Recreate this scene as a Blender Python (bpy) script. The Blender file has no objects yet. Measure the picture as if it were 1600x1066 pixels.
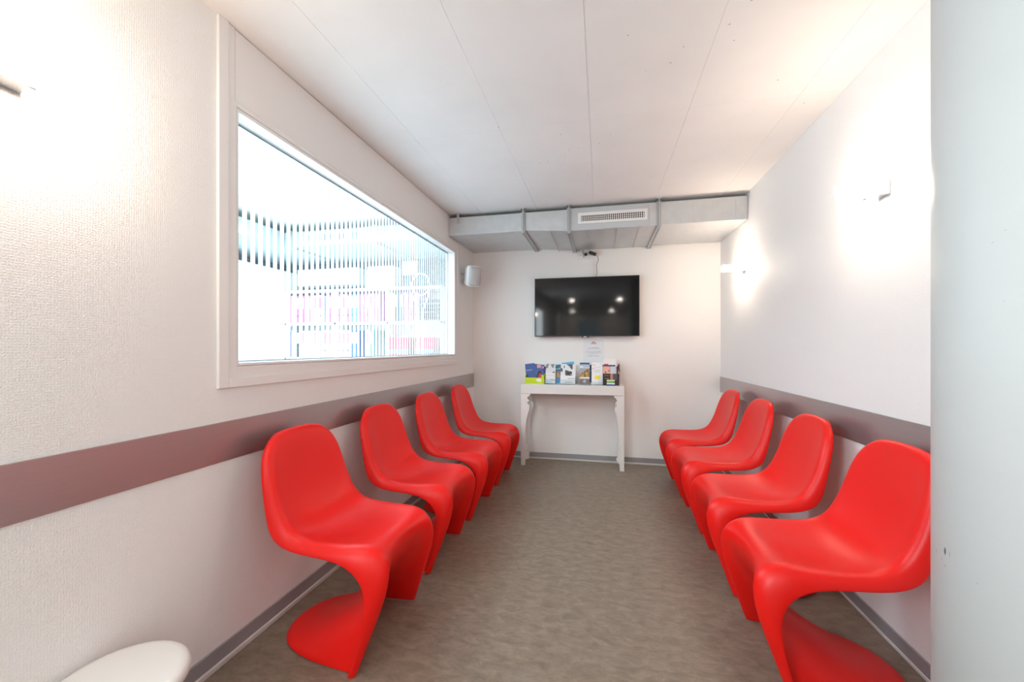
import bpy, bmesh, math, random
from mathutils import Vector, Matrix
random.seed(7)
PI = math.pi
R = math.radians
SC = bpy.context.scene
COL = SC.collection

# ------------------------------------------------------------------ camera
cam_d = bpy.data.cameras.new('camera')
cam = bpy.data.objects.new('camera', cam_d)
COL.objects.link(cam)
cam.location = (0, 0, 1.22)
cam.rotation_euler = (R(90), 0, R(12.433))
cam_d.sensor_width = 36.0
cam_d.lens = 635.0 / 1600.0 * 36.0
cam_d.shift_y = 11.0 / 1600.0
cam_d.clip_start = 0.02
SC.camera = cam

# ------------------------------------------------------------------ world, exposure
w = bpy.data.worlds.new('world')
SC.world = w
w.use_nodes = True
bg = w.node_tree.nodes['Background']
bg.inputs[0].default_value = (0.75, 0.87, 1.0, 1)
bg.inputs[1].default_value = 1.0
SC.view_settings.view_transform = 'Standard'
SC.view_settings.look = 'None'
SC.view_settings.gamma = 1.0
SC.view_settings.use_curve_mapping = False
SC.view_settings.exposure = 0.76
SC.cycles.max_bounces = 10
SC.cycles.diffuse_bounces = 6
SC.cycles.transparent_max_bounces = 16
SC.cycles.caustics_reflective = False
SC.cycles.caustics_refractive = False
SC.cycles.sample_clamp_indirect = 6.0

def area_light(name, loc, rot, sx, sy, power, color):
    d = bpy.data.lights.new(name, 'AREA')
    d.shape = 'RECTANGLE'
    d.size = sx
    d.size_y = sy
    d.energy = power
    d.color = color
    o = bpy.data.objects.new(name, d)
    o.location = loc
    o.rotation_euler = rot
    COL.objects.link(o)
    return o

DAY = (0.84, 0.94, 1.0)
WARM = (1.0, 0.78, 0.60)
# added cool fill for right wall and column, set in an invented left-wall window
area_light('side_fill_light', (-1.43, -0.72, 1.52), (R(90), 0, R(-90)), 1.0, 1.2, 36, DAY)
# added unseen source brightening the office ceiling and cabinets, facing the shelves
area_light('office_fill_light', (-2.75, 0.05, 1.45), (R(90), 0, 0), 2.1, 1.7, 30, (0.80, 0.93, 1.0))
# office ceiling panels
area_light('office_panel_light', (-2.5, 1.4, 2.43), (0, 0, 0), 0.6, 0.6, 54, (0.80, 0.92, 1.0))
area_light('office_panel_light', (-2.5, 2.7, 2.43), (0, 0, 0), 0.6, 0.6, 54, (0.80, 0.92, 1.0))
# downlights of the corridor behind the camera
for dx, dy in ((-0.95, -5.0), (0.32, -5.0), (-0.75, -1.9), (0.45, -1.9)):
    area_light('corridor_downlight', (dx, dy, 2.455), (0, 0, 0), 0.1, 0.1, 10, (1.0, 0.93, 0.84))
LAMP = 60.0          # emission strength of the sconce glass

# ------------------------------------------------------------------ materials
MATS = {}
def lin(c):
    return tuple(((v / 255) / 12.92 if v / 255 <= 0.04045 else ((v / 255 + 0.055) / 1.055) ** 2.4) for v in c)

def mat(name, color, rough=0.5, metal=0.0, noise=None, bump=None, spec=0.5, emit=None, srgb=False):
    """noise=(scale vec, amount, second colour); bump=(scale vec, strength, distance)"""
    if name in MATS:
        return MATS[name]
    m = bpy.data.materials.new(name)
    m.use_nodes = True
    nt = m.node_tree
    b = nt.nodes['Principled BSDF']
    if srgb:
        color = lin(color)
    b.inputs['Base Color'].default_value = (*color, 1)
    b.inputs['Roughness'].default_value = rough
    b.inputs['Metallic'].default_value = metal
    b.inputs['Specular IOR Level'].default_value = spec
    if emit:
        b.inputs['Emission Color'].default_value = (*emit[0], 1)
        b.inputs['Emission Strength'].default_value = emit[1]
    if noise or bump:
        tc = nt.nodes.new('ShaderNodeTexCoord')
    if noise:
        mp = nt.nodes.new('ShaderNodeMapping')
        mp.inputs['Scale'].default_value = noise[0]
        nt.links.new(tc.outputs['Object'], mp.inputs['Vector'])
        n = nt.nodes.new('ShaderNodeTexNoise')
        n.inputs['Scale'].default_value = 1
        n.inputs['Detail'].default_value = 6
        nt.links.new(mp.outputs[0], n.inputs['Vector'])
        r = nt.nodes.new('ShaderNodeValToRGB')
        r.color_ramp.elements[0].position = 0.5 - noise[1]
        r.color_ramp.elements[1].position = 0.5 + noise[1]
        c2 = lin(noise[2]) if srgb else noise[2]
        r.color_ramp.elements[0].color = (*c2, 1)
        r.color_ramp.elements[1].color = (*color, 1)
        nt.links.new(n.outputs[0], r.inputs[0])
        nt.links.new(r.outputs[0], b.inputs['Base Color'])
    if bump:
        mp = nt.nodes.new('ShaderNodeMapping')
        mp.inputs['Scale'].default_value = bump[0]
        nt.links.new(tc.outputs['Object'], mp.inputs['Vector'])
        n = nt.nodes.new('ShaderNodeTexNoise')
        n.inputs['Scale'].default_value = 1
        n.inputs['Detail'].default_value = 3
        nt.links.new(mp.outputs[0], n.inputs['Vector'])
        bp = nt.nodes.new('ShaderNodeBump')
        bp.inputs['Strength'].default_value = bump[1]
        bp.inputs['Distance'].default_value = bump[2]
        nt.links.new(n.outputs[0], bp.inputs['Height'])
        nt.links.new(bp.outputs[0], b.inputs['Normal'])
    MATS[name] = m
    return m

def wallpaper():
    """white woven glass-fibre wallpaper: crossed wave bumps"""
    m = bpy.data.materials.new('woven_wallpaper')
    m.use_nodes = True
    nt = m.node_tree
    b = nt.nodes['Principled BSDF']
    b.inputs['Base Color'].default_value = (0.85, 0.845, 0.84, 1)
    b.inputs['Roughness'].default_value = 0.65
    tc = nt.nodes.new('ShaderNodeTexCoord')
    hs = []
    for axis, sc in (('Y', 150.0), ('Z', 140.0)):
        wv = nt.nodes.new('ShaderNodeTexWave')
        wv.bands_direction = axis
        wv.inputs['Scale'].default_value = sc / 6.283 * 2
        wv.inputs['Distortion'].default_value = 4.0
        wv.inputs['Detail'].default_value = 1.0
        wv.inputs['Detail Scale'].default_value = 3.0
        nt.links.new(tc.outputs['Object'], wv.inputs['Vector'])
        hs.append(wv)
    mx = nt.nodes.new('ShaderNodeMath')
    mx.operation = 'MULTIPLY'
    nt.links.new(hs[0].outputs['Fac'], mx.inputs[0])
    nt.links.new(hs[1].outputs['Fac'], mx.inputs[1])
    bp = nt.nodes.new('ShaderNodeBump')
    bp.inputs['Strength'].default_value = 0.6
    bp.inputs['Distance'].default_value = 0.0012
    nt.links.new(mx.outputs[0], bp.inputs['Height'])
    nt.links.new(bp.outputs[0], b.inputs['Normal'])
    return m

def floor_material():
    m = bpy.data.materials.new('marbled_linoleum')
    m.use_nodes = True
    nt = m.node_tree
    b = nt.nodes['Principled BSDF']
    b.inputs['Roughness'].default_value = 0.42
    b.inputs['Specular IOR Level'].default_value = 0.4
    tc = nt.nodes.new('ShaderNodeTexCoord')
    mp = nt.nodes.new('ShaderNodeMapping')
    mp.inputs['Scale'].default_value = (9.0, 18.0, 9.0)
    nt.links.new(tc.outputs['Object'], mp.inputs['Vector'])
    n1 = nt.nodes.new('ShaderNodeTexNoise')
    n1.inputs['Scale'].default_value = 1.6
    n1.inputs['Detail'].default_value = 12
    n1.inputs['Roughness'].default_value = 0.68
    n1.inputs['Distortion'].default_value = 0.6
    nt.links.new(mp.outputs[0], n1.inputs['Vector'])
    r = nt.nodes.new('ShaderNodeValToRGB')
    e = r.color_ramp.elements
    e[0].position = 0.30
    e[0].color = (*lin((112, 98, 86)), 1)
    e[1].position = 0.74
    e[1].color = (*lin((150, 136, 121)), 1)
    k = e.new(0.52)
    k.color = (*lin((131, 117, 103)), 1)
    nt.links.new(n1.outputs[0], r.inputs[0])
    # thin pale veins
    n2 = nt.nodes.new('ShaderNodeTexNoise')
    n2.inputs['Scale'].default_value = 5.5
    n2.inputs['Detail'].default_value = 8
    n2.inputs['Distortion'].default_value = 2.2
    nt.links.new(mp.outputs[0], n2.inputs['Vector'])
    r2 = nt.nodes.new('ShaderNodeValToRGB')
    f = r2.color_ramp.elements
    f[0].position = 0.62
    f[0].color = (0, 0, 0, 1)
    f[1].position = 0.75
    f[1].color = (0.55, 0.55, 0.55, 1)
    nt.links.new(n2.outputs[0], r2.inputs[0])
    mx = nt.nodes.new('ShaderNodeMixRGB')
    mx.inputs[2].default_value = (*lin((165, 150, 130)), 1)
    nt.links.new(r2.outputs[0], mx.inputs[0])
    nt.links.new(r.outputs[0], mx.inputs[1])
    nt.links.new(mx.outputs[0], b.inputs['Base Color'])
    return m

def ceiling_material():
    """white painted concrete with a few small air pits"""
    m = bpy.data.materials.new('painted_concrete')
    m.use_nodes = True
    nt = m.node_tree
    b = nt.nodes['Principled BSDF']
    b.inputs['Roughness'].default_value = 0.7
    tc = nt.nodes.new('ShaderNodeTexCoord')
    n = nt.nodes.new('ShaderNodeTexNoise')
    n.inputs['Scale'].default_value = 3.0
    n.inputs['Detail'].default_value = 8
    nt.links.new(tc.outputs['Object'], n.inputs['Vector'])
    r = nt.nodes.new('ShaderNodeValToRGB')
    r.color_ramp.elements[0].position = 0.3
    r.color_ramp.elements[0].color = (0.745, 0.74, 0.73, 1)
    r.color_ramp.elements[1].position = 0.7
    r.color_ramp.elements[1].color = (0.785, 0.78, 0.77, 1)
    nt.links.new(n.outputs[0], r.inputs[0])
    v = nt.nodes.new('ShaderNodeTexVoronoi')
    v.inputs['Scale'].default_value = 16.0
    nt.links.new(tc.outputs['Object'], v.inputs['Vector'])
    n3 = nt.nodes.new('ShaderNodeTexNoise')
    n3.inputs['Scale'].default_value = 1.7
    nt.links.new(tc.outputs['Object'], n3.inputs['Vector'])
    ls = nt.nodes.new('ShaderNodeMath')
    ls.operation = 'LESS_THAN'
    ls.inputs[1].default_value = 0.07
    nt.links.new(v.outputs['Distance'], ls.inputs[0])
    gt = nt.nodes.new('ShaderNodeMath')
    gt.operation = 'GREATER_THAN'
    gt.inputs[1].default_value = 0.56
    nt.links.new(n3.outputs[0], gt.inputs[0])
    ml = nt.nodes.new('ShaderNodeMath')
    ml.operation = 'MULTIPLY'
    nt.links.new(ls.outputs[0], ml.inputs[0])
    nt.links.new(gt.outputs[0], ml.inputs[1])
    mx = nt.nodes.new('ShaderNodeMixRGB')
    mx.inputs[2].default_value = (0.45, 0.42, 0.40, 1)
    nt.links.new(ml.outputs[0], mx.inputs[0])
    nt.links.new(r.outputs[0], mx.inputs[1])
    nt.links.new(mx.outputs[0], b.inputs['Base Color'])
    return m

def glass_material(name, tint=(0.93, 0.98, 0.98), gloss=0.05):
    m = bpy.data.materials.new(name)
    m.use_nodes = True
    nt = m.node_tree
    nt.nodes.remove(nt.nodes['Principled BSDF'])
    out = nt.nodes['Material Output']
    t = nt.nodes.new('ShaderNodeBsdfTransparent')
    t.inputs[0].default_value = (*tint, 1)
    g = nt.nodes.new('ShaderNodeBsdfGlossy')
    g.inputs['Roughness'].default_value = 0.02 if gloss > 0.04 else 0.3
    mx = nt.nodes.new('ShaderNodeMixShader')
    mx.inputs[0].default_value = gloss
    nt.links.new(t.outputs[0], mx.inputs[1])
    nt.links.new(g.outputs[0], mx.inputs[2])
    nt.links.new(mx.outputs[0], out.inputs[0])
    return m

def frost_material():
    m = bpy.data.materials.new('frosted_film')
    m.use_nodes = True
    nt = m.node_tree
    nt.nodes.remove(nt.nodes['Principled BSDF'])
    out = nt.nodes['Material Output']
    t = nt.nodes.new('ShaderNodeBsdfTranslucent')
    t.inputs[0].default_value = (0.93, 0.97, 1.0, 1)
    d = nt.nodes.new('ShaderNodeBsdfDiffuse')
    d.inputs[0].default_value = (0.9, 0.92, 0.93, 1)
    mx = nt.nodes.new('ShaderNodeMixShader')
    mx.inputs[0].default_value = 0.3
    nt.links.new(t.outputs[0], mx.inputs[1])
    nt.links.new(d.outputs[0], mx.inputs[2])
    nt.links.new(mx.outputs[0], out.inputs[0])
    return m

def print_material():
    m = bpy.data.materials.new('printed_paper')
    m.use_nodes = True
    nt = m.node_tree
    b = nt.nodes['Principled BSDF']
    b.inputs['Roughness'].default_value = 0.4
    a = nt.nodes.new('ShaderNodeAttribute')
    a.attribute_name = 'ink'
    nt.links.new(a.outputs['Color'], b.inputs['Base Color'])
    return m

M_WALLP = wallpaper()
M_FLOOR = floor_material()
M_CEIL = ceiling_material()
M_GLASS = glass_material('window_glass')
M_ACRYL = glass_material('clear_acrylic', (0.90, 0.92, 0.93), 0.03)
M_FROST = frost_material()
M_PRINT = print_material()
M_WALL = mat('painted_wall', (0.84, 0.82, 0.80), 0.65, bump=((260, 260, 260), 0.12, 0.001))
M_JOIN = mat('white_joinery', (0.82, 0.805, 0.795), 0.38)
M_RED = mat('red_plastic', (0.77, 0.008, 0.005), 0.38, spec=0.34, bump=((900, 900, 900), 0.05, 0.0005))
M_RAIL = mat('brushed_steel', (0.54, 0.50, 0.505), 0.34, 0.8, noise=((4, 4, 900), 0.25, (0.48, 0.445, 0.45)))
M_BASE = mat('grey_skirting', (0.30, 0.29, 0.30), 0.45)
M_SEAL = mat('white_sealing_strip', (0.62, 0.60, 0.58), 0.35)
M_GALV = mat('galvanised_steel', (0.64, 0.66, 0.665), 0.36, 0.55, noise=((14, 14, 14), 0.3, (0.56, 0.58, 0.595)))
M_GALV2 = mat('galvanised_flange', (0.50, 0.52, 0.53), 0.4, 0.7)
M_DPAINT = mat('grey_duct_panel', (0.52, 0.55, 0.57), 0.45, 0.2)
M_WHITE = mat('white_lacquer', (0.80, 0.785, 0.765), 0.3)
M_PLAST = mat('white_plastic', (0.80, 0.79, 0.77), 0.35)
M_GRILL = mat('grey_speaker_cloth', (0.50, 0.50, 0.50), 0.7, bump=((900, 900, 900), 0.4, 0.001))
M_BLACK = mat('black_plastic', (0.012, 0.012, 0.013), 0.35)
M_SCREEN = mat('dark_screen_glass', (0.006, 0.006, 0.007), 0.06, spec=0.3)
M_CHROME = mat('chrome', (0.75, 0.75, 0.75), 0.15, 1.0)
M_LAMP = mat('glowing_opal_glass', (0.9, 0.85, 0.8), 0.4, emit=((1.0, 0.82, 0.65), LAMP))
M_COLUMN = mat('painted_column', (0.49, 0.515, 0.515), 0.5, noise=((1.5, 1.5, 9), 0.35, (0.465, 0.485, 0.48)), bump=((60, 60, 14), 0.1, 0.001))
M_SCUFF = mat('dark_scuff', (0.12, 0.11, 0.12), 0.7)
M_SCUFF2 = mat('faint_scuff', (0.42, 0.42, 0.43), 0.7)
M_LIME = mat('lime_green_card', (0.50, 0.62, 0.01), 0.45)
M_DKCARD = mat('dark_brown_card', (0.035, 0.022, 0.02), 0.45)
M_OFFWALL = mat('blue_grey_wall', (0.085, 0.13, 0.155), 0.7)
M_CAB = mat('white_cabinet', (0.82, 0.85, 0.86), 0.4)
M_ODUCT = mat('pale_office_duct', (0.36, 0.46, 0.50), 0.5)
M_PANEL = mat('office_luminaire', (0.9, 0.9, 0.9), 0.4, emit=((0.9, 0.96, 1.0), 4))
M_FRAMEBL = mat('grey_aluminium', (0.18, 0.26, 0.31), 0.4, 0.4)

# ------------------------------------------------------------------ mesh helpers
def box(bm, x0, x1, y0, y1, z0, z1, mi=0):
    vs = [bm.verts.new(p) for p in ((x0, y0, z0), (x1, y0, z0), (x1, y1, z0), (x0, y1, z0),
                                    (x0, y0, z1), (x1, y0, z1), (x1, y1, z1), (x0, y1, z1))]
    for f in ((3, 2, 1, 0), (4, 5, 6, 7), (0, 1, 5, 4), (1, 2, 6, 5), (2, 3, 7, 6), (3, 0, 4, 7)):
        fc = bm.faces.new([vs[i] for i in f])
        fc.material_index = mi
    return vs

def prism(bm, pts, a, b, axis='y'):
    """extrude a closed 2D outline from a to b along the axis"""
    def P(u, v, t):
        return {'y': (u, t, v), 'x': (t, u, v), 'z': (u, v, t)}[axis]
    A = [bm.verts.new(P(u, v, a)) for u, v in pts]
    B = [bm.verts.new(P(u, v, b)) for u, v in pts]
    n = len(pts)
    bm.faces.new(A)
    bm.faces.new(B[::-1])
    for i in range(n):
        bm.faces.new((A[i], A[(i + 1) % n], B[(i + 1) % n], B[i]))

def lathe(bm, prof, n=32, c=(0, 0)):
    rings = []
    for r, z in prof:
        rings.append([bm.verts.new((c[0] + r * math.cos(2 * PI * i / n), c[1] + r * math.sin(2 * PI * i / n), z)) for i in range(n)])
    for a, b in zip(rings, rings[1:]):
        for i in range(n):
            bm.faces.new((a[i], a[(i + 1) % n], b[(i + 1) % n], b[i]))
    bm.faces.new(rings[0][::-1])
    bm.faces.new(rings[-1])

def tube(bm, pts, r, n=8):
    pts = [Vector(p) for p in pts]
    rings = []
    for i, p in enumerate(pts):
        d = (pts[min(i + 1, len(pts) - 1)] - pts[max(i - 1, 0)]).normalized()
        up = Vector((0, 0, 1)) if abs(d.z) < 0.9 else Vector((0, 1, 0))
        a = d.cross(up).normalized()
        b = d.cross(a).normalized()
        rr = r[i] if isinstance(r, (list, tuple)) else r
        rings.append([bm.verts.new(p + a * rr * math.cos(2 * PI * k / n) + b * rr * math.sin(2 * PI * k / n)) for k in range(n)])
    for a, b in zip(rings, rings[1:]):
        for k in range(n):
            bm.faces.new((a[k], a[(k + 1) % n], b[(k + 1) % n], b[k]))
    bm.faces.new(rings[0][::-1])
    bm.faces.new(rings[-1])

def obj(name, bm, m, parent=None, bevel=0, smooth=False, loc=None, rot=None, seg=2):
    bmesh.ops.recalc_face_normals(bm, faces=bm.faces)
    me = bpy.data.meshes.new(name)
    bm.to_mesh(me)
    bm.free()
    for mm in (m if isinstance(m, (list, tuple)) else [m]):
        me.materials.append(mm)
    o = bpy.data.objects.new(name, me)
    COL.objects.link(o)
    if parent:
        o.parent = parent
    if loc:
        o.location = loc
    if rot:
        o.rotation_euler = rot
    if smooth:
        for p in me.polygons:
            p.use_smooth = True
    if bevel:
        md = o.modifiers.new('bevel', 'BEVEL')
        md.width = bevel
        md.segments = seg
        md.limit_method = 'ANGLE'
    return o

def boxobj(name, dims, m, parent=None, bevel=0, seg=2):
    bm = bmesh.new()
    box(bm, *dims)
    return obj(name, bm, m, parent, bevel, seg=seg)

def structure(o):
    o['kind'] = 'structure'
    return o

def tag(o, label, cat, group=None):
    o['label'] = label
    o['category'] = cat
    if group:
        o['group'] = group
    return o

def empty(name, loc, label, cat, group=None, rotz=0):
    o = bpy.data.objects.new(name, None)
    COL.objects.link(o)
    o.location = loc
    o.rotation_euler = (0, 0, rotz)
    o.empty_display_size = 0.05
    return tag(o, label, cat, group)

def copy_tree(o, parent=None):
    c = o.copy()
    COL.objects.link(c)
    c.parent = parent
    for ch in [x for x in KIDS.get(o.name, [])]:
        copy_tree(ch, c)
    return c
KIDS = {}

# ------------------------------------------------------------------ room shell
XL, XR, YB, YF, ZC = -1.435, 1.17, 4.45, -5.6, 2.50
OXL = -3.95                       # far side wall of the office behind the window
structure(boxobj('floor', (OXL - 0.1, XR + 0.1, YF - 0.1, YB + 0.1, -0.1, 0), M_FLOOR))
ceil = structure(boxobj('ceiling', (OXL - 0.1, XR + 0.1, YF - 0.1, YB + 0.1, ZC + 0.003, ZC + 0.12), M_CEIL))
xs = [XL, -1.11, -0.58, -0.065, 0.455, 0.975, XR]
ys = [YF, -3.55, -1.6, 0.35, 2.31, YB]
for i in range(len(xs) - 1):
    for j in range(len(ys) - 1):
        g = 0.0005
        boxobj('panel', (xs[i] + (g if i else 0), xs[i + 1] - g, ys[j] + g, ys[j + 1] - g, ZC - 0.004, ZC + 0.003), M_CEIL, ceil)

# left wall with the window opening (y 1.29..3.90, z 1.09..2.47)
WY0, WY1, WZ0, WZ1 = 1.30, 3.90, 1.09, 2.235
bm = bmesh.new()
XO = XL - 0.11
box(bm, XO, XL, YF, -1.27, 0, ZC)
box(bm, XO, XL, -0.17, WY0, 0, ZC)
box(bm, XO, XL, -1.27, -0.17, 0, 0.87)
box(bm, XO, XL, -1.27, -0.17, 2.17, ZC)
box(bm, XO, XL, WY1, YB, 0, ZC)
box(bm, XO, XL, WY0, WY1, 0, WZ0)
box(bm, XO, XL, WY0, WY1, WZ1, ZC)
structure(obj('wall_left', bm, M_WALLP))
bm = bmesh.new()
box(bm, XR, XR + 0.1, YF, YB + 0.1, 0, ZC)
structure(obj('wall_right', bm, M_WALLP))
structure(boxobj('wall_back', (XL - 0.11, XR + 0.1, YB, YB + 0.1, 0, ZC), M_WALL))
# invented window behind the camera, added in the left wall around the fill light
fill_win = structure(bpy.data.objects.new('fill_window', None))
COL.objects.link(fill_win)
for d in ((-1.27, -1.22, 0.87, 2.17), (-0.22, -0.17, 0.87, 2.17), (-1.22, -0.22, 0.87, 0.92), (-1.22, -0.22, 2.12, 2.17)):
    boxobj('window_frame', (XL - 0.08, XL - 0.02, d[0], d[1], d[2], d[3]), M_JOIN, fill_win)
boxobj('pane', (XL - 0.052, XL - 0.048, -1.22, -0.22, 0.92, 2.12), M_GLASS, fill_win)
# wall behind the camera with a glazed door
bm = bmesh.new()
box(bm, XL - 0.11, -0.90, YF - 0.1, YF, 0, ZC)
box(bm, 0.0, XR + 0.1, YF - 0.1, YF, 0, ZC)
box(bm, -0.90, 0.0, YF - 0.1, YF, 2.25, ZC)
structure(obj('wall_front', bm, M_WALL))
door = structure(bpy.data.objects.new('door_1', None))
COL.objects.link(door)
bm = bmesh.new()
for d in ((-0.90, -0.80, 0.0, 2.25), (-0.10, 0.0, 0.0, 2.25), (-0.80, -0.10, 0.0, 0.12), (-0.80, -0.10, 2.13, 2.25)):
    box(bm, d[0], d[1], YF - 0.07, YF - 0.02, d[2], d[3])
obj('door_frame', bm, M_JOIN, door)
boxobj('pane', (-0.80, -0.10, YF - 0.05, YF - 0.045, 0.12, 2.13), M_GLASS, door)
boxobj('door_handle', (-0.85, -0.83, YF - 0.02, YF + 0.03, 0.98, 1.12), M_CHROME, door, 0.004)

# skirtings with the pale sealing strip along the floor
def skirting(name, wall):
    bm = bmesh.new()
    bs = bmesh.new()
    t = 0.009
    if wall == 'left':
        box(bm, XL, XL + t, YF, YB, 0.0, 0.077)
        box(bs, XL, XL + 0.017, YF, YB, 0.0, 0.022)
    elif wall == 'right':
        box(bm, XR - t, XR, YF, YB, 0.0, 0.068)
        box(bs, XR - 0.014, XR, YF, YB, 0.0, 0.016)
    else:
        box(bm, XL, XR, YB - t, YB, 0.0, 0.070)
        box(bs, XL, XR, YB - 0.017, YB, 0.0, 0.018)
    o = structure(obj(name, bm, M_BASE, None, 0.002))
    obj('sealing_strip', bs, M_SEAL, o, 0.004)
skirting('baseboard_left', 'left')
skirting('baseboard_right', 'right')
skirting('baseboard_back', 'back')
# wide metal wall guards behind the chairs
structure(boxobj('trim_1', (XL, XL + 0.006, YF, YB - 0.004, 0.781, 0.934), M_RAIL, None, 0.001))
structure(boxobj('trim_2', (XR - 0.006, XR, YF, YB - 0.006, 0.779, 0.935), M_RAIL, None, 0.001))

# ------------------------------------------------------------------ office window
win = structure(bpy.data.objects.new('window_1', None))
COL.objects.link(win)
XC = XL + 0.012           # casing face
def ring(bm, x0, x1, y0, y1, z0, z1, iy0, iy1, iz0, iz1):
    box(bm, x0, x1, y0, iy0, z0, z1)
    box(bm, x0, x1, iy1, y1, z0, z1)
    box(bm, x0, x1, iy0, iy1, z0, iz0)
    box(bm, x0, x1, iy0, iy1, iz1, z1)
# outer casing: left post to the ceiling, bottom board, right post
bm = bmesh.new()
box(bm, XL - 0.02, XC, 1.272, 1.314, 1.064, ZC - 0.004)
box(bm, XL - 0.02, XC, 1.314, 3.906, 1.064, 1.100)
box(bm, XL - 0.02, XC, 3.906, 3.936, 1.064, 2.285)
obj('outer_casing', bm, M_JOIN, win, 0.0015)
# inner frame, slightly set back, with shadow grooves around the pane bead
bm = bmesh.new()
XI = XL + 0.007
ring(bm, XL - 0.06, XI, 1.314, 3.906, 1.100, 2.206, 1.353, 3.842, 1.147, 2.188)
obj('inner_frame', bm, M_JOIN, win, 0.001)
bm = bmesh.new()
ring(bm, XL - 0.06, XI - 0.001, 1.3550, 3.840, 1.149, 2.186, 1.363, 3.829, 1.160, 2.171)
obj('glazing_bead', bm, M_JOIN, win, 0.001)
# fascia panel above, stopping short of the duct
boxobj('fascia_panel', (XL - 0.005, XI, 1.3465, 3.624, 2.2085, ZC - 0.008), M_JOIN, win, 0.0012)
bm = bmesh.new()
box(bm, XL - 0.005, XI, 1.314, 1.3445, 2.206, ZC - 0.004)
box(bm, XL - 0.005, XI, 3.626, 3.668, 2.206, ZC - 0.004)
box(bm, XL - 0.005, XI, 3.668, 3.906, 2.206, 2.288)
obj('fascia_edge', bm, M_JOIN, win, 0.001)
# thin metal glazing frame and pane deep in the reveal
bm = bmesh.new()
ring(bm, XL - 0.080, XL - 0.064, 1.355, 3.837, 1.150, 2.183, 1.366, 3.826, 1.163, 2.168)
obj('glazing_frame', bm, M_CAB, win)
bm = bmesh.new()
ring(bm, XL - 0.0665, XL - 0.0635, 1.366, 3.826, 1.163, 2.168, 1.370, 3.819, 1.167, 2.160)
obj('gasket', bm, M_FRAMEBL, win)
boxobj('pane', (XL - 0.078, XL - 0.072, 1.36, 3.83, 1.155, 2.175), M_GLASS, win)
# frosted film strips on the pane, 42 mm apart
strip_me = None
y = 1.4545
first = None
while y < 3.80:
    if first is None:
        first = boxobj('frosted_strip', (XL - 0.0715, XL - 0.0712, 0, 0.0232, 1.163, 2.168), M_FROST, win)
        first.location = (0, y, 0)
    else:
        c = first.copy()
        c.parent = win
        COL.objects.link(c)
        c.location = (0, y, 0)
    y += 0.0420
boxobj('frosted_strip', (XL - 0.0715, XL - 0.0712, 1.366, 1.4340, 1.163, 2.168), M_FROST, win)

# ------------------------------------------------------------------ column
bm = bmesh.new()
lathe(bm, [(0.22, 0.0), (0.22, ZC - 0.004)], 96, (0, 0))
column = structure(obj('column', bm, M_COLUMN, None, 0, True, (0.749, 0.736, 0)))
for p in column.data.polygons:
    if abs(p.normal.z) > 0.9:
        p.use_smooth = False
# formwork seam and scuffs on the column surface
def on_column(ang, z, dz, da, name, m):
    bm = bmesh.new()
    n = 5
    lo, hi = [], []
    for i in range(n):
        a = ang + da * (i / (n - 1) - 0.5)
        k = 1 - abs(i / (n - 1) - 0.5) * 1.6
        lo.append(bm.verts.new((0.2204 * math.cos(a), 0.2204 * math.sin(a), z - dz * k)))
        hi.append(bm.verts.new((0.2204 * math.cos(a), 0.2204 * math.sin(a), z + dz * k)))
    for i in range(n - 1):
        bm.faces.new((lo[i], lo[i + 1], hi[i + 1], hi[i]))
    return obj(name, bm, m, column)
for a_, z_, dz_, da_ in ((168.8, .897, .007, .022), (158.2, .889, .003, .014), (161.5, .885, .005, .012), (172.0, .898, .007, .008),
                         (168.8, .874, .0025, .020), (166.5, .880, .002, .012), (184.8, .880, .0015, .018), (193.9, 1.380, .0010, .018),
                         (190.1, 1.367, .0010, .018), (193.4, 1.284, .0010, .012)):
    on_column(R(a_), z_, dz_, da_, 'scuff_mark', M_SCUFF if a_ == 168.8 and z_ > .89 else M_SCUFF2)

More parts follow.
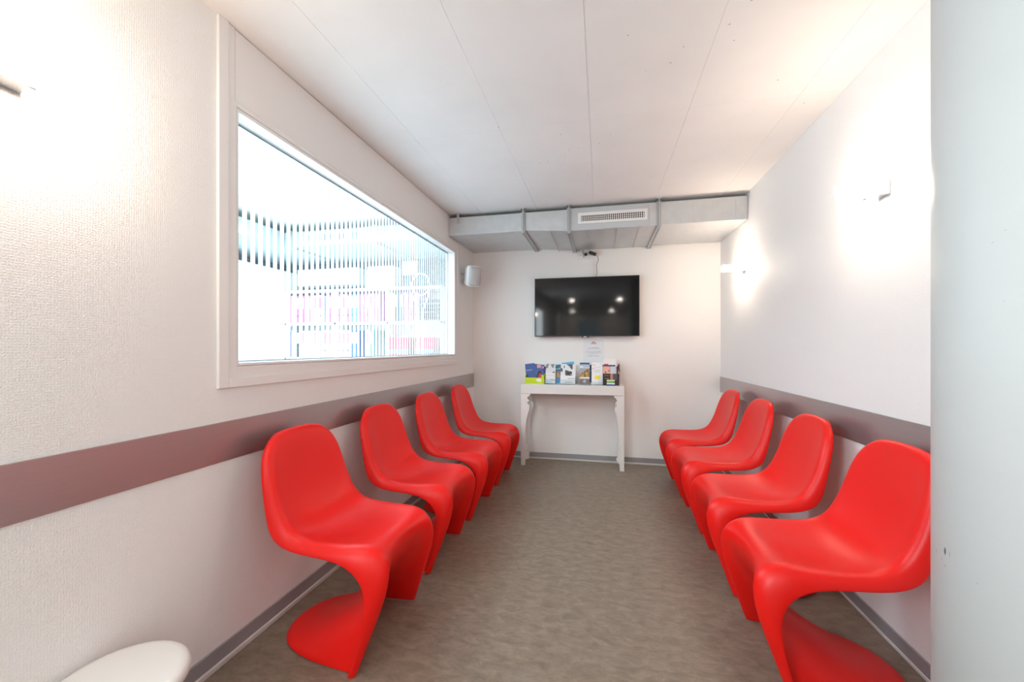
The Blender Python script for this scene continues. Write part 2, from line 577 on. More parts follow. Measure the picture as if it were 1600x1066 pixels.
# ------------------------------------------------------------------ chairs
def chair_mesh():
    # rows: centre (x,z), ridge (x,y,z), rolled lip (x,y,z); x runs from the wall to the front
    rows = [
        ((.048, .842), (.048, .060, .840), (.048, .075, .836)),
        ((.060, .865), (.061, .090, .861), (.058, .112, .853)),
        ((.078, .860), (.082, .130, .848), (.068, .153, .837)),
        ((.090, .828), (.100, .171, .816), (.078, .194, .806)),
        ((.102, .770), (.122, .200, .765), (.090, .221, .758)),
        ((.120, .700), (.144, .213, .695), (.106, .234, .690)),
        ((.142, .622), (.167, .219, .618), (.124, .241, .613)),
        ((.170, .545), (.198, .223, .550), (.141, .246, .540)),
        ((.212, .476), (.235, .224, .500), (.164, .249, .474)),
        ((.290, .440), (.298, .220, .476), (.236, .250, .436)),
        ((.380, .434), (.385, .216, .471), (.350, .250, .429)),
        ((.465, .440), (.468, .212, .471), (.445, .250, .422)),
        ((.535, .452), (.548, .204, .476), (.508, .250, .398)),
        ((.580, .446), (.606, .202, .455), (.550, .250, .358)),
        ((.596, .415), (.640, .200, .412), (.567, .250, .310)),
        ((.585, .365), (.647, .200, .355), (.568, .250, .260)),
        ((.548, .305), (.635, .202, .290), (.560, .250, .206)),
        ((.485, .238), (.612, .205, .220), (.548, .250, .151)),
        ((.405, .168), (.586, .209, .150), (.533, .250, .098)),
        ((.310, .102), (.562, .215, .082), (.518, .250, .048)),
        ((.190, .045), (.545, .222, .030), (.506, .250, .018)),
        ((.088, .026), (.538, .226, .012), (.500, .250, .010)),
        ((.066, .004), (.535, .227, .002), (.500, .250, .002)),
    ]
    bm = bmesh.new()
    grid = []
    T = (0, 0.3, 0.56, 0.80, 1.0)
    for ri, (C, Rg, K) in enumerate(rows):
        half = []
        for t in T:
            if ri >= 15:                     # horizontal hoop sections of the leg and base
                n_ = 2.0 if ri < 19 else 2.6
                s_ = math.sin(t * PI / 2) ** (2 / n_)
                g = 1 - max(0.0, math.cos(t * PI / 2)) ** (2 / n_)
            else:
                s_, g = t, t ** (2.4 if ri < 13 else 2.0)
            yy = Rg[1] * s_
            half.append((C[0] + (Rg[0] - C[0]) * g, yy, C[1] + (Rg[2] - C[1]) * g))
        mid = ((Rg[0] * .55 + K[0] * .45), (Rg[1] * .25 + K[1] * .75), (Rg[2] * .6 + K[2] * .4))
        half.append(mid)
        half.append(K)
        row = [(x, -y_, z) for x, y_, z in half[:0:-1]] + half
        grid.append([bm.verts.new(p) for p in row])
    for a, b in zip(grid, grid[1:]):
        for i in range(len(a) - 1):
            bm.faces.new((a[i], a[i + 1], b[i + 1], b[i]))
    bmesh.ops.recalc_face_normals(bm, faces=bm.faces)
    me = bpy.data.meshes.new('moulded_chair')
    bm.to_mesh(me)
    bm.free()
    for p in me.polygons:
        p.use_smooth = True
    me.materials.append(M_RED)
    return me

CH = chair_mesh()
def chair(loc, rotz, label):
    o = bpy.data.objects.new('cantilever_chair', CH)
    COL.objects.link(o)
    o.location = loc
    o.rotation_euler = (0, 0, rotz)
    s1 = o.modifiers.new('thickness', 'SOLIDIFY')
    s1.thickness = 0.008
    s1.offset = 0
    s2 = o.modifiers.new('smooth', 'SUBSURF')
    s2.levels = 2
    s2.render_levels = 3
    return tag(o, label, 'chair', 'red moulded chairs in two facing rows')
LX = XL + 0.012
RX = XR - 0.012
chair((LX + 0.012, 1.583, 0.003), R(-0.6), 'red moulded plastic S-shaped chair in the left row, nearest the camera, under the window')
chair((LX - 0.004, 2.280, 0.003), R(0), 'red moulded plastic S-shaped chair in the left row, second from the camera')
chair((LX, 2.975, 0.003), R(-0.5), 'red moulded plastic S-shaped chair in the left row, third from the camera')
chair((LX, 3.705, 0.003), R(0), 'red moulded plastic S-shaped chair in the left row, farthest, beside the console table')
chair((RX, 1.770, 0.003), R(180), 'red moulded plastic S-shaped chair in the right row, nearest, partly behind the column')
chair((RX, 2.415, 0.003), R(180), 'red moulded plastic S-shaped chair in the right row, second from the column')
chair((RX, 3.095, 0.003), R(180), 'red moulded plastic S-shaped chair in the right row, third from the column')
chair((RX, 3.760, 0.003), R(180), 'red moulded plastic S-shaped chair in the right row, farthest, next to the back wall')

# ------------------------------------------------------------------ white stool, bottom left
stool = empty('stool', (-1.262, 0.835, 0), 'round white stool with a thick rounded seat by the left wall, bottom left corner', 'stool')
bm = bmesh.new()
lathe(bm, [(0.118, 0.285), (0.142, 0.290), (0.152, 0.303), (0.154, 0.315), (0.151, 0.327), (0.143, 0.335), (0.128, 0.338), (0.05, 0.3385)], 64)
obj('seat', bm, M_PLAST, stool, 0, True)
bm = bmesh.new()
lathe(bm, [(0.115, 0.0), (0.115, 0.01), (0.075, 0.05), (0.062, 0.14), (0.075, 0.24), (0.115, 0.286)], 48)
obj('pedestal', bm, M_PLAST, stool, 0, True)

# ------------------------------------------------------------------ wall lamps
def wall_lamp(side, y, label):
    x = XR if side > 0 else XL
    d = -1 if side > 0 else 1
    t = empty('wall_lamp', (x, y, 1.865), label, 'lamp', 'box-shaped wall lamps')
    bm = bmesh.new()
    a, b = sorted((0, d * 0.016))
    box(bm, a, b, -0.036, 0.036, -0.002, 0.056)
    a, b = sorted((0, d * 0.060))
    box(bm, a, b, -0.036, 0.036, -0.004, 0.002)
    obj('wall_plate', bm, M_CHROME, t, 0.002)
    bm = bmesh.new()
    a, b = sorted((d * 0.018, d * 0.172))
    box(bm, a, b, -0.030, 0.030, 0.0035, 0.055)
    obj('opal_shade', bm, M_LAMP, t, 0.008, seg=3)
    return t
wall_lamp(1, 2.02, 'glowing box wall lamp on the right wall, the larger one near the column')
wall_lamp(1, 3.75, 'glowing box wall lamp on the right wall, the far one beneath the duct end')
wall_lamp(-1, 0.698, 'glowing box wall lamp on the left wall at the left edge of the photo')

# ------------------------------------------------------------------ ventilation duct
duct = empty('ventilation_duct', (0, 0, 0), 'galvanised rectangular ventilation duct hung under the ceiling across the back wall', 'duct')
DY = 3.665
segs = [(XL + 0.001, -0.700, 2.295, 2.295, 2.462), (-0.700, -0.285, 2.300, 2.268, 2.462), (-0.285, 0.478, 2.268, 2.268, 2.470), (0.478, XR - 0.001, 2.275, 2.275, 2.470)]
for x0, x1, za, zb, zt in segs:
    bm = bmesh.new()
    v = []
    for x, z in ((x0 + 0.002, za), (x1 - 0.002, zb)):
        v.append([bm.verts.new(p) for p in ((x, DY, z), (x, YB - 0.002, z + 0.012), (x, YB - 0.002, zt), (x, DY, zt))])
    for i in range(4):
        bm.faces.new((v[0][i], v[0][(i + 1) % 4], v[1][(i + 1) % 4], v[1][i]))
    bm.faces.new(v[0])
    bm.faces.new(v[1][::-1])
    obj('duct_section', bm, M_GALV, duct, 0.002)
# pressed joints with threaded hangers
for xj, zb, zt in ((-0.700, 2.295, 2.466), (-0.285, 2.266, 2.474), (0.478, 2.268, 2.474)):
    bm = bmesh.new()
    box(bm, xj - 0.018, xj - 0.008, DY - 0.014, YB - 0.003, zb - 0.014, zt)
    box(bm, xj + 0.008, xj + 0.018, DY - 0.014, YB - 0.003, zb - 0.014, zt)
    box(bm, xj - 0.008, xj + 0.008, DY - 0.008, YB - 0.003, zb - 0.008, zt - 0.004)
    fl = obj('flange', bm, M_GALV2, duct, 0.001)
    bm = bmesh.new()
    tube(bm, [(xj, DY - 0.020, zb - 0.02), (xj, DY - 0.020, ZC - 0.008)], 0.007, 10)
    box(bm, xj - 0.020, xj + 0.020, DY - 0.034, DY - 0.006, ZC - 0.012, ZC - 0.0045)
    box(bm, xj - 0.012, xj + 0.012, DY - 0.030, DY - 0.008, zb - 0.026, zb - 0.014)
    obj('hanger', bm, M_GALV2, duct, 0.001)
bm = bmesh.new()
box(bm, -1.345, -1.320, DY - 0.006, DY, 2.405, 2.492)
box(bm, -1.350, -1.315, DY - 0.022, DY, 2.484, 2.4955)
obj('hanger_bracket', bm, M_GALV2, duct, 0.001)
# painted access panel with the white grille
boxobj('access_panel', (-0.258, 0.405, DY - 0.004, DY, 2.272, 2.466), M_DPAINT, duct, 0.001)
bm = bmesh.new()
gx0, gx1, gz0, gz1 = -0.205, 0.385, 2.322, 2.420
ix0, ix1, iz0, iz1 = -0.178, 0.360, 2.345, 2.395
box(bm, gx0, gx1, DY - 0.012, DY - 0.004, gz0, iz0)
box(bm, gx0, gx1, DY - 0.012, DY - 0.004, iz1, gz1)
box(bm, gx0, ix0, DY - 0.012, DY - 0.004, iz0, iz1)
box(bm, ix1, gx1, DY - 0.012, DY - 0.004, iz0, iz1)
grille = obj('grille', bm, M_PLAST, duct, 0.001)
grille['label'] = 'white grille with short upright slats'
boxobj('grille_back', (ix0, ix1, DY - 0.0050, DY - 0.0045, iz0, iz1), M_BLACK, grille)
nsl = 31
for i in range(nsl):
    x = ix0 + (ix1 - ix0) * (i + 0.5) / nsl
    boxobj('slat', (x - 0.0034, x + 0.0034, DY - 0.0115, DY - 0.0065, iz0, iz1), M_PLAST, grille)
for z in (2.361, 2.378):
    boxobj('cross_bar', (ix0, ix1, DY - 0.0064, DY - 0.0052, z - 0.0012, z + 0.0012), M_PLAST, grille)
def screws(pts, y, parent, m=M_GALV2, r=0.0028):
    for x, z in pts:
        bm = bmesh.new()
        tube(bm, [(x, y, z), (x, y + 0.003, z)], r, 8)
        obj('screw', bm, m, parent)
screws([(-0.165, 2.408), (0.345, 2.408), (-0.165, 2.332), (0.345, 2.332)], DY - 0.0135, duct)
screws([(0.04, 2.452), (0.04, 2.288), (-0.235, 2.45), (-0.235, 2.29), (0.38, 2.45), (0.38, 2.29), (0.43, 2.44), (0.43, 2.30), (-0.33, 2.44), (-0.33, 2.29)], DY - 0.006, duct)
# sheet seams under and in front of the duct
for x in (-0.45, -0.13, 0.13, 0.32, 0.75, 1.08):
    boxobj('sheet_seam', (x - 0.001, x + 0.001, DY - 0.0012, DY + 0.02, 2.28, 2.46) if x > 0.6 else (x - 0.001, x + 0.001, DY + 0.03, YB - 0.02, 2.2655, 2.2745), M_GALV2, duct)

# ------------------------------------------------------------------ television
tv = empty('television', (-0.165, 4.39, 1.66), 'wide black flat screen television hung on the back wall above the console table', 'television')
bm = bmesh.new()
box(bm, -0.548, 0.548, -0.012, 0.012, -0.315, 0.315)
obj('housing', bm, M_BLACK, tv, 0.003)
boxobj('screen', (-0.540, 0.540, -0.0135, -0.0118, -0.306, 0.307), M_SCREEN, tv)
bm = bmesh.new()
box(bm, -0.040, 0.030, -0.012, 0.006, -0.327, -0.314)
obj('sensor_bar', bm, M_BLACK, tv, 0.002)
boxobj('nameplate', (-0.022, 0.012, -0.0128, -0.0121, -0.322, -0.317), M_CHROME, tv)
boxobj('wall_mount', (-0.22, 0.22, 0.012, 0.0595, -0.15, 0.15), M_BLACK, tv)

# ------------------------------------------------------------------ sockets, plug, cable
sk = empty('socket_strip', (-0.165, YB, 2.215), 'white triple wall socket tucked under the duct above the television', 'socket')
bm = bmesh.new()
box(bm, -0.086, 0.086, -0.024, 0, -0.040, 0.044)
obj('socket_box', bm, M_PLAST, sk, 0.004)
for k in range(3):
    bm = bmesh.new()
    cx = -0.056 + 0.056 * k
    for ddx, ddz in ((-0.009, 0), (0.009, 0), (0, -0.006)):
        tube(bm, [(cx + ddx, -0.0245, ddz), (cx + ddx, -0.0235, ddz)], 0.0028, 8)
    obj('socket_holes', bm, M_BLACK, sk)
pl = empty('power_adapter', (-0.12, YB - 0.03, 2.225), 'black plug adapter in the socket with a thin cable running down to the television', 'plug')
bm = bmesh.new()
mtx = Matrix.Rotation(R(22), 3, 'Y')
vs = box(bm, -0.015, 0.062, -0.045, -0.003, -0.006, 0.024)
for v_ in vs:
    v_.co = mtx @ v_.co
obj('adapter_body', bm, M_BLACK, pl, 0.004)
bm = bmesh.new()
tube(bm, [(-0.045, 0.0, -0.006), (-0.045, -0.03, -0.006)], 0.016, 14)
obj('plug_head', bm, M_BLACK, pl, 0.003)
bm = bmesh.new()
tube(bm, [(0.055, -0.025, -0.02), (0.075, -0.025, -0.03), (0.085, -0.02, -0.055), (0.084, -0.015, -0.085), (0.072, -0.012, -0.105), (0.066, -0.012, -0.13), (0.070, -0.012, -0.16), (0.073, -0.012, -0.20), (0.066, -0.01, -0.235), (0.060, -0.01, -0.262)], 0.0025, 8)
tube(bm, [(-0.045, -0.02, -0.005), (-0.065, -0.026, -0.012), (-0.078, -0.022, 0.005), (-0.080, -0.02, 0.042)], 0.0025, 8)
tube(bm, [(-0.066, -0.02, -0.04), (-0.066, -0.022, 0.0), (-0.067, -0.02, 0.042)], 0.0025, 8)
obj('cable', bm, M_BLACK, pl, 0, True)
cc = boxobj('cable_cover', (-0.092, -0.074, YB - 0.013, YB, 1.93, 2.172), M_PLAST, None, 0.002)
tag(cc, 'narrow white cable cover on the wall between socket and television', 'cable cover')

# ------------------------------------------------------------------ loudspeaker
sp = empty('loudspeaker', (-1.312, 4.03, 1.965), 'small white loudspeaker with grey grille on the left wall near the corner', 'speaker', None, R(46))
sp.rotation_euler = (R(9), 0, R(46))
bm = bmesh.new()
prof = []
def sect(y_, hw, hh, r=0.03):
    pts = []
    for (sx_, sz_, a0) in ((1, 1, 0), (-1, 1, 90), (-1, -1, 180), (1, -1, 270)):
        for q in range(4):
            a_ = R(a0 + q * 30)
            pts.append((sx_ * (hw - r) + r * math.cos(a_), y_, sz_ * (hh - r) + r * math.sin(a_)))
    return [bm.verts.new(p) for p in pts]
rings = [sect(0.075, 0.048, 0.070), sect(0.060, 0.062, 0.088), sect(0.0, 0.078, 0.104), sect(-0.040, 0.080, 0.108), sect(-0.054, 0.074, 0.102)]
for a_, b_ in zip(rings, rings[1:]):
    for i in range(16):
        bm.faces.new((a_[i], a_[(i + 1) % 16], b_[(i + 1) % 16], b_[i]))
bm.faces.new(rings[0])
bm.faces.new(rings[-1][::-1])
obj('cabinet', bm, M_PLAST, sp, 0, True)
bm = bmesh.new()
rings = [sect(-0.050, 0.070, 0.098, 0.024), sect(-0.058, 0.068, 0.096, 0.024), sect(-0.068, 0.048, 0.078, 0.024), sect(-0.072, 0.028, 0.052, 0.02)]
for a_, b_ in zip(rings, rings[1:]):
    for i in range(16):
        bm.faces.new((a_[i], a_[(i + 1) % 16], b_[(i + 1) % 16], b_[i]))
bm.faces.new(rings[0])
bm.faces.new(rings[-1][::-1])
obj('grille', bm, M_GRILL, sp, 0, True)
boxobj('badge', (-0.006, 0.006, -0.0730, -0.0660, -0.072, -0.064), M_CHROME, sp)
bm = bmesh.new()
# bracket arms back to the wall (local +y rotated toward the wall)
tube(bm, [(-0.02, 0.055, 0.02), (-0.060, 0.075, 0.02), (-0.092, 0.082, 0.02)], 0.008, 8)
obj('bracket_arm', bm, M_GALV2, sp)
bm = bmesh.new()
tube(bm, [(-0.02, 0.055, -0.05), (-0.060, 0.075, -0.05), (-0.092, 0.082, -0.05)], 0.008, 8)
obj('bracket_arm', bm, M_GALV2, sp)

# ------------------------------------------------------------------ console table
tb = empty('console_table', (0, 0, 0), 'narrow white console table with scroll-cut legs against the back wall', 'table')
TX0, TX1, TY0, TY1, TZ = -0.822, 0.218, 4.158, 4.425, 0.842
bm = bmesh.new()
box(bm, TX0, TX1, TY0, TY1, TZ - 0.095, TZ)
obj('top', bm, M_WHITE, tb, 0.002)
# leg profile: width against height, read from top to foot
prof = [(.745, .098), (.730, .094), (.715, .076), (.702, .067), (.694, .068), (.680, .086), (.672, .088), (.656, .070), (.648, .069), (.632, .086),
        (.612, .092), (.590, .091), (.560, .083), (.525, .071), (.485, .061), (.440, .054), (.380, .049), (.320, .048), (.270, .052),
        (.245, .056), (.232, .046), (.222, .050), (.205, .068), (.185, .075), (.165, .066), (.155, .050), (.142, .054), (.125, .074), (.105, .075), (.085, .060), (.070, .046), (.0, .042)]
def leg(cx, cy, sx, sy):
    bm = bmesh.new()
    pts = [(cx, 0.745), ] + [(cx + sx * wd, z) for z, wd in prof] + [(cx, 0.0)]
    a, b = sorted((cy, cy + sy * 0.018))
    prism(bm, pts, a, b, 'y')
    pts = [(cy + sy * 0.0181, 0.745)] + [(cy + sy * wd * 0.85, z) for z, wd in prof] + [(cy + sy * 0.0181, 0.0)]
    a, b = sorted((cx, cx + sx * 0.018))
    prism(bm, pts, a, b, 'x')
    return obj('leg', bm, M_WHITE, tb)
leg(TX0, TY0, 1, 1)
leg(TX1, TY0, -1, 1)
leg(TX0, TY1, 1, -1)
leg(TX1, TY1, -1, -1)

# ------------------------------------------------------------------ printed matter
def leaflet(name, wd, ht, th, fn, loc, rot, label, cat='leaflet', nx=22, nz=30, parent=None, group=None):
    """a card with thickness; its front carries ink colours from fn(u, v), v up"""
    bm = bmesh.new()
    lay = bm.loops.layers.float_color.new('ink')
    vs = [[bm.verts.new((wd * (i / nx - 0.5), 0, ht * j / nz)) for i in range(nx + 1)] for j in range(nz + 1)]
    for j in range(nz):
        for i in range(nx):
            f = bm.faces.new((vs[j][i], vs[j][i + 1], vs[j + 1][i + 1], vs[j + 1][i]))
            c = lin(fn((i + 0.5) / nx, (j + 0.5) / nz))
            for l in f.loops:
                l[lay] = (*c, 1)
    n0 = len(bm.faces)
    hv = wd / 2
    b = [bm.verts.new(p) for p in ((-hv, 0, 0), (hv, 0, 0), (hv, th, 0), (-hv, th, 0), (-hv, 0, ht), (hv, 0, ht), (hv, th, ht), (-hv, th, ht))]
    for f in ((3, 2, 1, 0), (4, 5, 6, 7), (1, 2, 6, 5), (2, 3, 7, 6), (3, 0, 4, 7)):
        fc = bm.faces.new([b[i] for i in f])
        for l in fc.loops:
            l[lay] = (0.8, 0.8, 0.8, 1)
    me = bpy.data.meshes.new(name)
    bm.to_mesh(me)
    bm.free()
    me.materials.append(M_PRINT)
    o = bpy.data.objects.new(name, me)
    COL.objects.link(o)
    o.location = loc
    o.rotation_euler = rot
    if parent:
        o.parent = parent
    else:
        tag(o, label, cat, group)
    return o

def hsh(a, b):
    v = math.sin(a * 127.1 + b * 311.7) * 43758.5453
    return v - math.floor(v)
def vn(u, v, s):
    x, y_ = u * s, v * s
    xi, yi = math.floor(x), math.floor(y_)
    fx, fy = x - xi, y_ - yi
    fx, fy = fx * fx * (3 - 2 * fx), fy * fy * (3 - 2 * fy)
    a = hsh(xi, yi) * (1 - fx) + hsh(xi + 1, yi) * fx
    b = hsh(xi, yi + 1) * (1 - fx) + hsh(xi + 1, yi + 1) * fx
    return a * (1 - fy) + b * fy
def inside(u, v, cu, cv, ru, rv):
    return ((u - cu) / ru) ** 2 + ((v - cv) / rv) ** 2 < 1

def p_blue(u, v):
    if 0.80 < v < 0.93 and 0.30 < u < 0.97 and vn(u, v, 15) > 0.25:
        return (226, 150, 160)
    if 0.93 <= v < 0.98 and 0.3 < u < 0.7:
        return (225, 175, 190)
    if inside(u, v, 0.62, 0.33, 0.24, 0.34):
        if inside(u, v, 0.70, 0.27, 0.15, 0.26):
            return (205, 62, 40)
        return (42, 22, 30)
    if v < 0.14 and u < 0.4 and inside(u, v, 0.2, 0.08, 0.2, 0.09):
        return (235, 225, 225)
    return (45, 80, 150) if vn(u, v, 4) > 0.4 else (38, 66, 132)
def p_sky(u, v):
    return (40, 72, 140) if not (0.62 < v < 0.68 and 0.1 < u < 0.7) else (150, 175, 215)
def p_sketch(u, v):
    if v > 0.52:
        if vn(u, v, 7) > 0.60:
            return (120, 122, 128)
        return (212, 212, 214)
    if abs((v * 12) % 1 - 0.5) < 0.12 and v > 0.2:
        return (205, 203, 205)
    if v < 0.14 and 0.15 < u < 0.7:
        return (190, 220, 235)
    if 0.17 < v < 0.2 and u > 0.5:
        return (150, 160, 170)
    return (228, 226, 226)
def p_teal(u, v):
    if v > 0.62:
        return (20, 110, 140) if not (0.75 < v < 0.80 and 0.1 < u < 0.8) else (170, 210, 220)
    if v > 0.33:
        return (176, 140, 96) if vn(u, v, 6) > 0.4 else (122, 90, 58)
    return (60, 125, 175)
def p_mount(u, v):
    if v > 0.42:
        a = vn(u, v + 0.35 * u, 4.2)
        if v < 0.5 and 0.1 < u < 0.75:
            return (60, 60, 64) if a > 0.52 else (225, 225, 228)
        if a > 0.42:
            return (84, 84, 88) if vn(u, v, 9) > 0.35 else (44, 44, 48)
        return (226, 227, 230)
    if 0.24 < v < 0.27 and 0.5 < u < 0.95:
        return (120, 125, 130)
    if 0.06 < v < 0.09 and 0.3 < u < 0.8:
        return (125, 130, 140)
    return (232, 232, 234)
def p_bluecard(u, v):
    return (80, 165, 215) if v > 0.75 else (55, 105, 155)
def p_alp(u, v):
    if v > 0.93:
        return (40, 60, 95)
    if v > 0.86:
        return (150, 190, 220)
    if v > 0.80:
        return (232, 228, 228) if not (0.35 < u < 0.95 and 0.81 < v < 0.835) else (60, 60, 60)
    if v > 0.75:
        return (225, 224, 225)
    if v > 0.32:
        if v > 0.42 + 0.33 * u + 0.05 * vn(u, v, 6):
            return (160, 166, 178)
        return (190, 148, 70) if vn(u, v, 8) > 0.38 else (120, 96, 50)
    if v > 0.24:
        return (226, 224, 224)
    if v < 0.22:
        return (190, 190, 190) if inside(u, v, 0.5, 0.13, 0.16, 0.07) else (118, 100, 92)
    return (118, 100, 92)
def p_yellow(u, v):
    if 0.28 < u < 0.72 and 0.24 < v < 0.40:
        return (248, 226, 10)
    if 0.88 < v < 0.91 and 0.08 < u < 0.32:
        return (220, 110, 110)
    if 0.72 < v < 0.75 and 0.08 < u < 0.28:
        return (220, 130, 120)
    if 0.92 < v < 0.96 and 0.8 < u < 0.9:
        return (200, 120, 120)
    if (0.78 < v < 0.80 and 0.25 < u < 0.85) or (0.66 < v < 0.68 and 0.2 < u < 0.8) or (0.55 < v < 0.57 and 0.2 < u < 0.75) or (0.61 < v < 0.62 and 0.25 < u < 0.8):
        return (205, 208, 216)
    return (238, 237, 238)
def p_face(u, v):
    if v > 0.93:
        return (36, 52, 100)
    if u > 0.66 and v > 0.3:
        return (200, 212, 228)
    if inside(u, v, 0.36, 0.52, 0.34, 0.46):
        if inside(u, v, 0.24, 0.62, 0.07, 0.035) or inside(u, v, 0.52, 0.70, 0.07, 0.035):
            return (90, 60, 56)
        if inside(u, v, 0.46, 0.28, 0.13, 0.05):
            return (245, 235, 232)
        return (232, 172, 150)
    return (205, 165, 150) if u < 0.66 else (180, 195, 215)
def p_dark(u, v):
    if 0.47 < u < 0.60 and v > 0.5:
        return (190, 140, 115)
    if 0.60 <= u < 0.9 and v > 0.45:
        return (88, 84, 88)
    if (0.82 < v < 0.87 or 0.68 < v < 0.71) and 0.06 < u < 0.40:
        return (140, 125, 120)
    if 0.55 < v < 0.60 and 0.1 < u < 0.38:
        return (165, 120, 100)
    return (50, 38, 38)
def p_card(u, v):
    if 0.28 < v < 0.82:
        return (60, 110, 50) if vn(u, v, 9) > 0.68 and u > 0.3 else (132, 186, 70)
    return (236, 238, 236)
def p_red(u, v):
    if 0.45 < v < 0.8 and 0.05 < u < 0.36 and v > 0.4 + u * 0.4:
        return (220, 60, 50)
    if 0.6 < v < 0.75 and 0.80 < u < 0.9:
        return (225, 110, 90)
    return (238, 234, 232)
def p_notice(u, v):
    tv_, tu = (v - 0.835) / 0.115, abs(u - 0.5)
    if 0 < tv_ < 1 and tu < 0.155 * (1 - tv_):
        if tv_ > 0.2 and tv_ < 0.80 and tu < 0.020:
            return (240, 225, 225)
        if 0.10 < tv_ < 0.36:
            return (226, 190, 188) if tu < 0.10 else (196, 60, 60)
        if tv_ < 0.07:
            return (90, 60, 66)
        return (190, 44, 48)
    if (0.695 < v < 0.707 and abs(u - 0.5) < 0.23) or (0.655 < v < 0.667 and abs(u - 0.5) < 0.31):
        return (118, 122, 130) if hsh(math.floor(u * 46), math.floor(v * 60)) > 0.25 else (214, 216, 220)
    for k, hw in ((0.555, 0.36), (0.53, 0.33), (0.497, 0.37), (0.46, 0.21), (0.40, 0.30), (0.37, 0.30)):
        if k < v < k + 0.011 and abs(u - 0.5) < hw:
            return (170, 174, 182) if hsh(math.floor(u * 60), k * 90) > 0.3 else (218, 220, 224)
    return (226, 228, 232)
def p_pattern(u, v):
    return (70, 42, 40) if vn(u, v, 9) > 0.52 else (205, 160, 145)

Z0 = TZ
tilt = R(-9)
leaflet('notice', 0.222, 0.285, 0.0006, p_notice, (-0.083, YB - 0.0012, 1.025), (0, 0, 0), 'white paper notice with a red warning triangle taped to the wall under the television', 'notice', 66, 86)

# lime green card holder at the left end
h1 = empty('leaflet_holder', (-0.690, 4.29, Z0), 'lime green card leaflet holder at the left end of the console table', 'holder')
bm = bmesh.new()
box(bm, -0.100, 0.096, -0.048, -0.045, 0.0, 0.066)
box(bm, -0.100, 0.096, 0.030, 0.033, 0.0, 0.10)
box(bm, -0.100, 0.096, -0.045, 0.030, 0.0, 0.003)
prism(bm, [(-0.048, 0.0), (0.033, 0.0), (0.033, 0.10), (-0.010, 0.10), (-0.048, 0.066)], -0.103, -0.100, 'x')
prism(bm, [(-0.048, 0.0), (0.033, 0.0), (0.033, 0.11), (-0.030, 0.10), (-0.048, 0.066)], 0.096, 0.099, 'x')
box(bm, 0.072, 0.096, -0.048, -0.045, 0.066, 0.095)
obj('card_box', bm, M_LIME, h1)
bm = bmesh.new()
lathe(bm, [(1.0, 0.0), (1.0, 0.02)], 24)
for v_ in bm.verts:
    v_.co = Vector((0.045 + v_.co.x * 0.030, -0.0482 - v_.co.z * 0.03, 0.040 + v_.co.y * 0.018))
obj('speech_bubble', bm, M_PLAST, h1)
leaflet('leaflet', 0.105, 0.20, 0.004, p_sky, (-0.735, 4.298, Z0 + 0.014), (tilt, R(-7), 0), 'plain blue leaflet leaning left at the back of the lime green holder')
leaflet('leaflet', 0.115, 0.195, 0.004, p_blue, (-0.668, 4.280, Z0 + 0.012), (tilt, R(5), 0), 'blue leaflet with pink title and dark-haired red figure in the lime green holder')
leaflet('leaflet', 0.10, 0.175, 0.004, p_sky, (-0.640, 4.289, Z0 + 0.012), (tilt, R(6), 0), 'blue leaflet at the right inside the lime green holder, mostly hidden')

def acrylic(x, y, wd, ht, label, lip=0.05):
    o = empty('leaflet_holder', (x, y, Z0), label, 'holder')
    bm = bmesh.new()
    hw = wd / 2
    a = math.tan(R(9))
    def slab(y0, z0, y1, z1, x0, x1, t=0.002):
        v = [bm.verts.new(p) for p in ((x0, y0, z0), (x1, y0, z0), (x1, y1, z1), (x0, y1, z1), (x0, y0 + t, z0), (x1, y0 + t, z0), (x1, y1 + t, z1), (x0, y1 + t, z1))]
        for f in ((0, 1, 2, 3), (7, 6, 5, 4), (0, 4, 5, 1), (1, 5, 6, 2), (2, 6, 7, 3), (3, 7, 4, 0)):
            bm.faces.new([v[i] for i in f])
    slab(0.018, 0.004, 0.018 + ht * a, ht, -hw, hw)
    slab(-0.022, 0.004, -0.022 + lip * a, lip, -hw, hw)
    box(bm, -hw, hw, -0.03, 0.075, 0.0, 0.002)
    obj('clear_stand', bm, M_ACRYL, o)
    return o
acrylic(-0.530, 4.27, 0.115, 0.16, 'clear acrylic holder second from the left on the console table')
leaflet('leaflet', 0.105, 0.205, 0.006, p_sketch, (-0.530, 4.266, Z0 + 0.006), (tilt, R(2), 0), 'white leaflet with grey sketches, second holder from the left')
acrylic(-0.345, 4.27, 0.150, 0.17, 'wide clear acrylic holder in the middle of the table with mountain brochures')
leaflet('brochure', 0.085, 0.20, 0.003, p_teal, (-0.425, 4.282, Z0 + 0.006), (tilt, R(-9), 0), 'teal topped brochure with a brown landscape sticking out left behind the mountain brochure', 'brochure')
leaflet('brochure', 0.13, 0.225, 0.003, p_bluecard, (-0.322, 4.2765, Z0 + 0.008), (tilt, R(-7), 0), 'blue brochure peeking out behind the black and white mountain brochure', 'brochure')
leaflet('brochure', 0.155, 0.205, 0.008, p_mount, (-0.345, 4.262, Z0 + 0.006), (tilt, R(1), 0), 'brochure with a black and white snowy mountain picture in the middle of the table', 'brochure', 30, 36)
acrylic(-0.172, 4.26, 0.112, 0.20, 'clear acrylic holder with the orange hillside leaflet, right of the mountain brochure')
leaflet('leaflet', 0.100, 0.222, 0.008, p_alp, (-0.172, 4.256, Z0 + 0.006), (tilt, 0, 0), 'narrow leaflet with an orange-brown hillside picture and blue sky', 'leaflet', 24, 40)
leaflet('leaflet', 0.05, 0.185, 0.003, p_sky, (-0.106, 4.300, Z0 + 0.020), (tilt, 0, 0), 'dark teal leaflet half hidden between hillside leaflet and yellow square leaflet')
